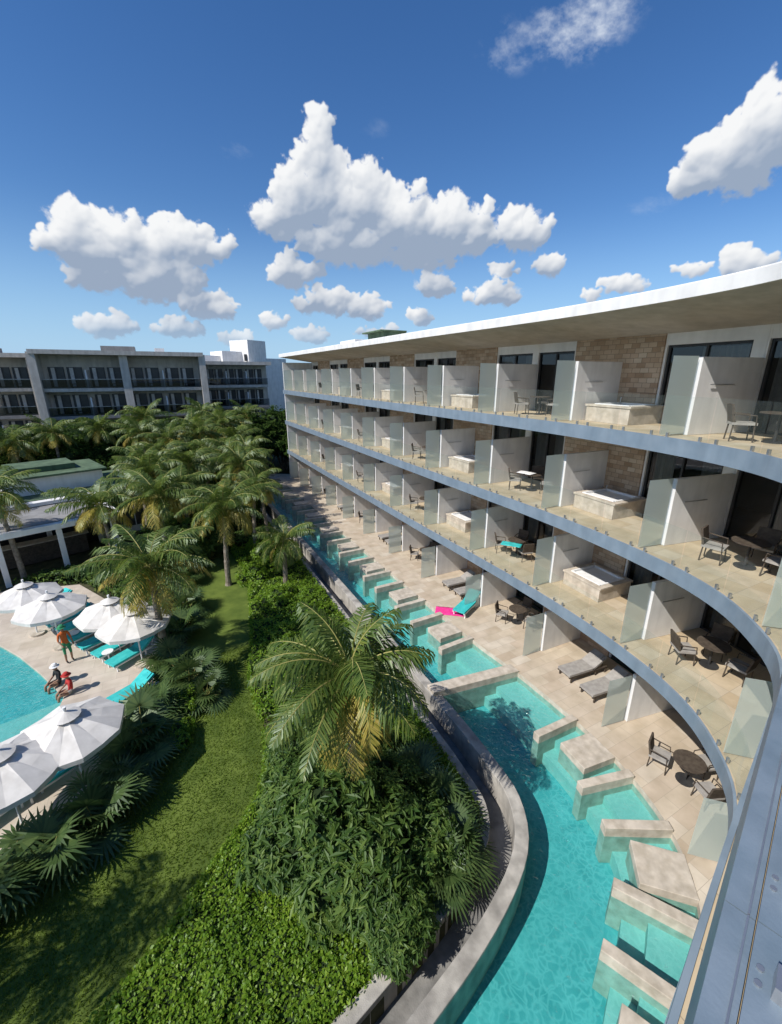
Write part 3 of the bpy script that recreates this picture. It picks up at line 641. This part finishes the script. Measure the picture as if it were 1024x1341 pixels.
belt=empty('distant_tree_belt'); rr2=random.Random(5)
def tr(x,y,s): link('canopy',tree[rr2.randrange(3)],belt,(x,y,GZ-.3),rr2.uniform(0,6),(s,s,s*rr2.uniform(.85,1.15)))
for yy in range(34,64,3):
    for xx in range(-27,8,3):
        x=xx+rr2.uniform(-1.2,1.2); y=yy+rr2.uniform(-1.2,1.2)
        if x<-.6 and x>-14.5 and y<49: continue
        if x>6.3: continue
        if x>-1 and y<44 and rr2.random()<.5: continue
        tr(x,y,.68+.6*(y-32)/30+rr2.uniform(-.08,.12))
for i in range(60):
    x=rr2.uniform(-14,0); y=rr2.uniform(50,62); tr(x,y,rr2.uniform(.95,1.35))
for i in range(40):
    x=rr2.uniform(7,24); y=rr2.uniform(52,66); tr(x,y,rr2.uniform(1.1,1.4))
for i in range(60):
    a=rr2.uniform(-45,25); d=rr2.uniform(85,200); tr(d*math.sin(R(a)),d*math.cos(R(a)),rr2.uniform(1.6,2.3))

# ------------------------------------------------------------------ bar building
bar=empty('pool_bar_building',(-6.6,37.5,0),.33)
b=MB()
b.box((.6,3,1.3),(8.4,7.5,3.4),'white'); b.box((.6,3,3.12),(9.2,8.3,.24),'white'); b.box((.4,3.2,3.27),(8.4,7.4,.06),'greenroof')
b.box((-.6,3.6,3.9),(6,4.6,1.2),'white'); b.box((-.6,3.6,4.57),(6.6,5.2,.14),'greenroof'); b.box((-1,4,4.85),(4,3,.4),'greenroof')
b.box((2.6,-.82,1.3),(3.4,.1,2.3),'darkroom'); b.box((4.84,2.6,1.4),(.1,4.6,2.0),'darkroom')
for i in range(5): b.box((1.1+i*.8,-.9,1.3),(.06,.06,2.3),'white')
b.box((-3.4,-3.4,2.75),(9.5,5.6,.34),'white'); b.box((-3.4,-3.4,2.94),(8.6,4.7,.03),'greybuild')
for x in (-7.8,-4.9,-2,.9):
    for y in (-5.8,-1.4): b.box((x,y,1.1),(.28,.28,2.95),'white')
b.box((-3.2,-.9,1.1),(8.4,.1,2.9),'darkroom'); b.box((-3.2,-2.6,.35),(6,.7,1.3),'wood'); b.box((-3.2,-2.6,1.03),(6.3,.95,.07),'travb')
b.obj('walls_and_roofs',bar,bevel=.02)

# ------------------------------------------------------------------ far buildings
def block(parent,x0,x1,y,nb,top=14.3,frame=True,mat='cream',depth=12):
    b=MB(); fl=[0,3.3,6.6,9.9]; w=x1-x0
    b.box(((x0+x1)/2,y+depth/2+2.2,top/2),(w-.2,depth,top-.4),'cream')
    b.box(((x0+x1)/2,y+depth/2,top-.25),(w+.4,depth+1.5,.5),mat)
    if frame:
        for x in (x0,x1): b.box((x,y+1,top/2-.26),(.8,3.2,top-.02),mat)
        b.box(((x0+x1)/2,y+1,top/2-.26),(.9,2.4,top-.04),mat)
    for z in fl[1:]: b.box(((x0+x1)/2,y+1.2,z-.2),(w-.82,2.2,.4),'greybuild' if z<9 else mat)
    for z in fl:
        for i in range(nb):
            bx=x0+.6+(w-1.2)*(i+.5)/nb; bw=(w-1.2)/nb
            for j in (-.24,.20):
                b.box((bx+j*bw,y+2.16,z+1.3),(bw*.36,.06,2.4),'darkroom')
                for q in (-.18,0,.18): b.box((bx+j*bw+q*bw,y+2.1,z+1.3),(.07,.07,2.4),'frame')
                b.box((bx+j*bw-bw*.08,y+2.12,z+1.3),(bw*.09,.05,2.25),'curtain')
            if i: b.box((bx-bw/2,y+1.3,z+1.1),(.15,1.8,2.1),'white')
            b.box((bx+.1*bw,y+1.2,z+.5),(.7,.6,.06),'wood'); b.box((bx+.1*bw,y+1.2,z+.25),(.08,.08,.5),'wood')
        if z: b.vsheet([(x0+.4,y+.16),(x1-.4,y+.16)],z+.05,z+1.05,'winglass'); b.box(((x0+x1)/2,y+.16,z+1.07),(w-.84,.05,.04),'steel')
    b.obj('wing',parent)
fb=empty('far_hotel_building'); block(fb,-12.4,5.8,66,4); block(fb,-34,-13.4,70.5,5,14.0); block(fb,6.4,17,76,3,13.5,False)
b=MB(); b.box((16.4,90,8.9),(4.6,4.6,17.4),'white',rz=.6); b.box((12.4,90,7.9),(4,5,15.4),'white',rz=.3); b.box((20.5,92,7.2),(5,5,14.6),'white',rz=.3); b.box((8,90,7.5),(5,6,14.6),'white',rz=.3); b.box((-4,74,14.8),(4,3,.8),'greybuild'); b.box((-20,76,14.4),(5,3,.8),'greybuild'); b.box((1,72,14.6),(1.2,1.2,.8),'white')
b.box((15.4,87.2,14.5),(.7,.3,1.2),'darkroom',rz=.6); b.obj('stair_tower',fb)

# ------------------------------------------------------------------ people
def person(name,J,E,loc,rz,hat=None):
    me=bpy.data.meshes.new(name); me.from_pydata([j[:3] for j in J],[(e[0],e[1]) for e in E],[])
    o=link(name,me); m=o.modifiers.new('skin','SKIN'); sv=me.skin_vertices[0].data
    for i,j in enumerate(J): sv[i].radius=(j[3],j[3] if len(j)<5 else j[4])
    sv[0].use_root=True
    s=o.modifiers.new('sub','SUBSURF'); s.levels=1; s.render_levels=1
    dg=bpy.context.evaluated_depsgraph_get(); me2=bpy.data.meshes.new_from_object(o.evaluated_get(dg))
    o.modifiers.clear(); o.data=me2; keys=sorted(set(e[2] for e in E)); me2.materials.clear()
    for k in keys: me2.materials.append(M[k])
    Vj=[Vector(j[:3]) for j in J]
    for p in me2.polygons:
        c=p.center; best=None
        for a,bq,k in E:
            A,B=Vj[a],Vj[bq]; t=max(0,min(1,(c-A).dot(B-A)/(B-A).length_squared)); d=(c-(A+(B-A)*t)).length-.5*(J[a][3]+J[bq][3])*.8
            if best is None or d<best[0]: best=(d,k)
        p.material_index=keys.index(best[1]); p.use_smooth=True
    o.location=loc; o.rotation_euler=(0,0,rz)
    h=J[6]; b=MB()
    for sx in (-1,1): b.tube([(h[0]+sx*.032,h[1]-.082,h[2]-.0),(h[0]+sx*.032,h[1]-.092,h[2]-.0)],[.013,.006],'black',6)
    b.tube([(h[0],h[1]-.08,h[2]+.0),(h[0],h[1]-.108,h[2]-.04),(h[0],h[1]-.085,h[2]-.045)],[.008,.014,.012],'skin',6)
    b.box((h[0],h[1]-.083,h[2]-.072),(.045,.015,.009),'red')
    for sx in (-1,1): b.tube([(h[0]+sx*.082,h[1],h[2]-.03),(h[0]+sx*.088,h[1]+.01,h[2]+.0),(h[0]+sx*.082,h[1],h[2]+.03)],.012,'skin',5)
    b.obj('face',o)
    if hat:
        b=MB(); b.tube([(h[0],h[1],h[2]+.02),(h[0],h[1],h[2]+.03)],[.17,.16],hat,14); b.tube([(h[0],h[1],h[2]+.03),(h[0],h[1],h[2]+.10),(h[0],h[1],h[2]+.14)],[.11,.10,.06],hat,12); b.obj('hat',o)
    return o
def stand(shirt,shorts):
    J=[(0,0,.95,.13,.10),(0,0,1.12,.115,.09),(0,0,1.30,.14,.10),(0,0,1.43,.10,.07),(0,0,1.50,.05),(0,-.01,1.57,.068,.08),(0,-.01,1.66,.075,.09),(0,0,1.74,.045),
       (-.17,0,1.40,.052),(-.23,-.02,1.14,.04),(-.20,-.2,.98,.03),(-.20,-.27,.95,.028),
       (.17,0,1.40,.052),(.24,.0,1.14,.04),(.25,-.06,.90,.03),(.25,-.08,.83,.028),
       (-.09,0,.85,.085),(-.10,-.02,.50,.055),(-.11,.0,.10,.038),(-.11,-.13,.04,.033),
       (.09,0,.85,.085),(.11,-.06,.50,.055),(.12,.02,.10,.038),(.12,-.11,.04,.033)]
    E=[(0,1,shirt),(1,2,shirt),(2,3,shirt),(3,4,'skin'),(4,5,'skin'),(5,6,'skin'),(6,7,'hair'),(3,8,shirt),(8,9,shirt),(9,10,'skin'),(10,11,'skin'),(3,12,shirt),(12,13,shirt),(13,14,'skin'),(14,15,'skin'),(0,16,shorts),(16,17,shorts),(17,18,'skin'),(18,19,'black'),(0,20,shorts),(20,21,shorts),(21,22,'skin'),(22,23,'black')]
    for hi,(hx,hy,hz) in ((11,(-.20,-.27,.95)),(15,(.25,-.08,.83))):
        for f in range(5):
            dx=(f-2)*.016; l=[.05,.075,.085,.075,.06][f]; J.append((hx+dx*1.3,hy-l*.5,hz-l*.7,.009)); E.append((hi,len(J)-1,'skin'))
    return J,E
def sit(shirt,shorts):
    J=[(0,0,.12,.14,.11),(0,0,.28,.115,.09),(0,-.02,.46,.14,.10),(0,-.03,.58,.10,.07),(0,-.04,.65,.05),(0,-.06,.72,.068,.08),(0,-.06,.81,.075,.09),(0,-.05,.89,.045),
       (-.17,-.03,.55,.052),(-.22,-.10,.32,.04),(-.12,-.30,.24,.03),(-.09,-.35,.22,.028),
       (.17,-.03,.55,.052),(.23,-.10,.32,.04),(.14,-.30,.24,.03),(.11,-.35,.22,.028),
       (-.10,-.08,.11,.085),(-.13,-.46,.13,.058),(-.13,-.50,-.22,.04),(-.13,-.60,-.27,.033),
       (.10,-.08,.11,.085),(.13,-.46,.13,.058),(.14,-.50,-.22,.04),(.14,-.60,-.27,.033)]
    E=stand(shirt,shorts)[1][:23]; E=[(e[0],e[1],'skin') if e[1] in (17,18,19,21,22,23) else e for e in E]
    for hi in (11,15):
        hx,hy,hz=J[hi][:3]
        for f in range(5): J.append((hx+(f-2)*.02,hy-.06-.01*(2-abs(f-2)),hz-.03,.009)); E.append((hi,len(J)-1,'skin'))
    return J,E
J,E=stand('orange','green'); person('standing_person',J,E,(-5.0,20.2,DZ),.6,'green')
J,E=sit('black','black'); person('sitting_person',J,E,(-5.1,18.75,DZ-.01),-1.0,'whitefab')
J,E=sit('red','greyfab'); person('sitting_person',J,E,(-4.6,17.9,DZ-.01),-1.2,'red')

# ------------------------------------------------------------------ world
EL,AZ=46,262
w=bpy.data.worlds.new('World'); scene.world=w; w.use_nodes=True; nt=w.node_tree; nt.nodes.clear()
out=nt.nodes.new('ShaderNodeOutputWorld'); bg=N(nt,'Background'); bg.inputs[1].default_value=.125
sky=N(nt,'TexSky'); sky.sky_type='NISHITA'; sky.sun_disc=False; sky.sun_elevation=R(EL); sky.sun_rotation=R(AZ); sky.air_density=1.0; sky.dust_density=.05; sky.ozone_density=3.5; sky.altitude=0
hs=N(nt,'HueSaturation'); hs.inputs['Saturation'].default_value=1.24; hs.inputs['Hue'].default_value=.507; nt.links.new(sky.outputs[0],hs.inputs['Color'])
tc=nt.nodes.new('ShaderNodeTexCoord'); sp_=N(nt,'SeparateXYZ'); nt.links.new(tc.outputs['Generated'],sp_.inputs[0])
hz_=N(nt,'MapRange',interpolation_type='SMOOTHSTEP'); hz_.inputs[1].default_value=.30; hz_.inputs[2].default_value=-.05; hz_.inputs[3].default_value=0; hz_.inputs[4].default_value=.9; nt.links.new(sp_.outputs[2],hz_.inputs[0])
hm=N(nt,'MixRGB'); nt.links.new(hz_.outputs[0],hm.inputs[0]); nt.links.new(hs.outputs[0],hm.inputs[1]); hm.inputs[2].default_value=(2.7,4.6,7.0,1); nt.links.new(hm.outputs[0],bg.inputs[0])
AZ0,AZR,ELR=-35.,120.,45.; PW,PH=1920,720
cr_=np.random.default_rng(21)
def vnoise(X,Y,seed):
    r=np.random.default_rng(seed); T=r.random((256,256)); xi=np.floor(X).astype(int); yi=np.floor(Y).astype(int); fx=X-xi; fy=Y-yi; fx=fx*fx*(3-2*fx); fy=fy*fy*(3-2*fy)
    a=T[xi%256,yi%256];b_=T[(xi+1)%256,yi%256];c=T[xi%256,(yi+1)%256];d=T[(xi+1)%256,(yi+1)%256]
    return (a*(1-fx)+b_*fx)*(1-fy)+(c*(1-fx)+d*fx)*fy
def fbm(X,Y,o,seed,g=.55):
    s=0;a=1;t=0
    for i in range(o): s=s+a*vnoise(X*2**i+17*i,Y*2**i+31*i,seed+i); t+=a; a*=g
    return s/t
gx=AZ0+AZR*(np.arange(PW)+.5)/PW; gy=ELR*(np.arange(PH)+.5)/PH; GX,GY=np.meshgrid(gx,gy)
GXo,GYo=GX,GY
GX=GX+1.8*(fbm(GXo*.35,GYo*.35,6,1)-.5)+.7*(fbm(GXo*2,GYo*2,4,3)-.5); GY=GY+1.4*(fbm(GXo*.35,GYo*.35,6,9)-.5)+.7*(fbm(GXo*2,GYo*2,4,5)-.5)
LB=[(19.8,21.6,3.0,3.2),(18.4,18.2,4.6,3.8),(24.6,18.8,4.2,3.8),(29.6,16.2,5.2,3.8),(36.5,15.4,5.0,3.2),(42.6,15.0,3.4,2.4),(15.0,16.2,3.6,2.6),(22.5,14.6,6.5,3.2),(31,13.2,6,1.8),
(-4.8,12.4,3.6,3.0),(-.4,12.8,5.2,3.3),(5.2,13.2,4.6,2.6),(1.9,9.8,5.0,2.7),(6.6,7.6,4.0,2.0),(-3.7,9.7,3.4,2.1),(16.0,11.2,3.6,2.1),(20.1,8.2,4.8,1.8),(40.2,9.0,4.2,1.6),(33,10.2,3.2,1.5),(31.2,7.0,2.0,1.1),(-3.8,4.8,3.6,1.5),(13.7,5.9,2.4,1.1),(45.7,11.7,2.2,1.4),(40.6,11.4,1.9,1.0),(24.5,7.8,3.6,1.5),(3,4.8,3.4,1.3),(26,5,3,1.0),(9,4,2.5,.9),(18,4.6,2.8,1.0),
(62.3,18.2,4.8,3.2),(65,19.8,4.4,3.6),(59.2,17.6,2.6,1.8),(64.5,10.0,3.4,1.6),(59.6,10.2,1.5,.9),(53.9,9.0,3.0,1.1),(50.5,8.3,1.6,.8),(72,14,5,3),(80,9,3,1.8),(-20,9,5,2.4),(-28,12,4,2)]
Dp=np.full(GX.shape,-1.0); Ev=np.full(GX.shape,-1.0)
def puff(cx,cy,r,zc,ax=1.0):
    i0=max(0,int((cx-r*ax-1.8-AZ0)/AZR*PW)); i1=min(PW,int((cx+r*ax+1.8-AZ0)/AZR*PW)+1); j0=max(0,int((cy-r-1.6)/ELR*PH)); j1=min(PH,int((cy+r+1.6)/ELR*PH)+1)
    if i1<=i0 or j1<=j0: return
    X=(GX[j0:j1,i0:i1]-cx)/ax; Y=(GY[j0:j1,i0:i1]-cy); d2=(X*X+Y*Y)/(r*r)
    z=np.where(d2<1,zc+r*np.sqrt(np.clip(1-d2,0,1)),-1); Dp[j0:j1,i0:i1]=np.maximum(Dp[j0:j1,i0:i1],z)
    Ev[j0:j1,i0:i1]=np.maximum(Ev[j0:j1,i0:i1],(1-np.sqrt(d2))*min(1.3,r/1.0+.4))
for (cx,cy,rx,ry) in LB:
    puff(cx,cy-ry*.05,ry*.86,0,rx/ry*.95)
    for i in range(22):
        a=cr_.uniform(0,6.283); q=math.sqrt(cr_.random())*.84; px,py=cx+rx*q*math.cos(a),cy+ry*q*math.sin(a)*(.6 if math.sin(a)<0 else 1)
        r=ry*cr_.uniform(.22,.48); zc=ry*.9*math.sqrt(1-q*q); puff(px,py,r,zc)
        for j in range(5):
            a2=cr_.uniform(-.6,3.7); puff(px+r*.8*math.cos(a2),py+r*.8*math.sin(a2),r*cr_.uniform(.28,.5),zc+r*.4)
def blur(A,s):
    fx=np.fft.fftfreq(A.shape[1])[None,:]; fy=np.fft.fftfreq(A.shape[0])[:,None]; return np.real(np.fft.ifft2(np.fft.fft2(A)*np.exp(-2*(math.pi*s)**2*(fx*fx+fy*fy))))
f1=fbm(GXo*.9,GYo*1.1,7,40,.65)
E2=blur(Ev,1.0)+1.0*(f1-.5)+.04
al=np.clip(E2/.42,0,1); al=al*al*(3-2*al)
D0=np.where(Dp<0,0,Dp)+.8*(fbm(GXo*1.4,GYo*1.4,5,60)-.5)
sh=0
for s,wt in ((2,.24),(6,.38),(16,.55)):
    B=blur(D0,s); gy_,gx_=np.gradient(B,ELR/PH,AZR/PW); nz=1/np.sqrt(1+gx_**2+gy_**2); sh=sh+wt*((-gx_*-.42)+(-gy_*.75)+.50)*nz
occ=np.zeros_like(al); ab=blur(al,5)
for k in range(1,9): occ+=np.roll(ab,-k*9,axis=0)
occ/=8
lit=np.clip(.32+.80*sh-.50*occ+.18*(fbm(GXo*.5,GYo*.7,5,90)-.5)*2,0,1)
lo=np.array([.32,.40,.53]); hi=np.array([.93,.94,.95])
col=lo+(hi-lo)*(lit[...,None])
fade=np.clip((GYo-1.0)/6,0,1); al=al*(.35+.65*fade)
for (cx,cy,rx,ry,st) in ((46.5,29.6,6.5,3.0,.8),(40.2,29.0,4.2,2.2,.45),(11,21.5,2,1,.12),(55,16,3,1.2,.2),(26,24,2,1,.1)):
    e=1-np.sqrt(((GXo-cx)/rx)**2+((GYo-cy)/ry)**2); f_=fbm(GXo*.45+3+GYo*.2,GYo*.8,8,80,.66); wsp=np.clip(e*.7+1.7*(f_-.50),0,1)*np.clip(e*2.5,0,1); wsp=np.clip(wsp*1.1,0,1)**1.3*st
    col=np.where((wsp>al)[...,None],np.array([.80,.86,.94]),col); al=np.maximum(al,wsp)
px_=np.empty((PH,PW,4),np.float32); px_[...,:3]=col; px_[...,3]=al
img=bpy.data.images.new('sky_clouds',PW,PH,alpha=True,float_buffer=True); img.colorspace_settings.name='Non-Color'; img.alpha_mode='CHANNEL_PACKED'; img.pixels.foreach_set(px_.ravel()); img.update(); img.pack()
at=N(nt,'Math',operation='ARCTAN2'); nt.links.new(sp_.outputs[0],at.inputs[0]); nt.links.new(sp_.outputs[1],at.inputs[1])
ma=N(nt,'Math',operation='MULTIPLY_ADD'); ma.inputs[1].default_value=57.29578/AZR; ma.inputs[2].default_value=-AZ0/AZR; nt.links.new(at.outputs[0],ma.inputs[0])
asn=N(nt,'Math',operation='ARCSINE'); nt.links.new(sp_.outputs[2],asn.inputs[0])
me_=N(nt,'Math',operation='MULTIPLY',use_clamp=True); me_.inputs[1].default_value=57.29578/ELR; nt.links.new(asn.outputs[0],me_.inputs[0])
cb_=N(nt,'CombineXYZ'); nt.links.new(ma.outputs[0],cb_.inputs[0]); nt.links.new(me_.outputs[0],cb_.inputs[1])
it=nt.nodes.new('ShaderNodeTexImage'); it.image=img; it.extension='REPEAT'; nt.links.new(cb_.outputs[0],it.inputs[0])
up_=N(nt,'Math',operation='GREATER_THAN'); up_.inputs[1].default_value=.005; nt.links.new(sp_.outputs[2],up_.inputs[0])
mu=N(nt,'Math',operation='MULTIPLY'); nt.links.new(up_.outputs[0],mu.inputs[0]); nt.links.new(it.outputs['Alpha'],mu.inputs[1])
bg2=N(nt,'Background'); bg2.inputs[1].default_value=1.0; nt.links.new(it.outputs['Color'],bg2.inputs[0])
ms=N(nt,'MixShader'); nt.links.new(mu.outputs[0],ms.inputs[0]); nt.links.new(bg.outputs[0],ms.inputs[1]); nt.links.new(bg2.outputs[0],ms.inputs[2]); nt.links.new(ms.outputs[0],out.inputs[0])
sl=bpy.data.lights.new('sun','SUN'); sl.energy=5.0; sl.angle=R(.5); sl.color=(1,.955,.89); so=link('sun',sl)
D=Vector((math.sin(R(AZ))*math.cos(R(EL)),math.cos(R(AZ))*math.cos(R(EL)),math.sin(R(EL)))); so.rotation_euler=D.to_track_quat('Z','Y').to_euler()
cd=bpy.data.cameras.new('camera'); co=link('camera',cd,None,(0,0,11.5)); co.rotation_euler=(R(90-17.8),0,R(-27.7)); cd.sensor_fit='HORIZONTAL'; cd.sensor_width=36; cd.lens=36*560/1024; cd.clip_start=.02; cd.clip_end=4000
scene.camera=co
scene.view_settings.view_transform='Standard'; scene.view_settings.look='None'; scene.view_settings.exposure=0
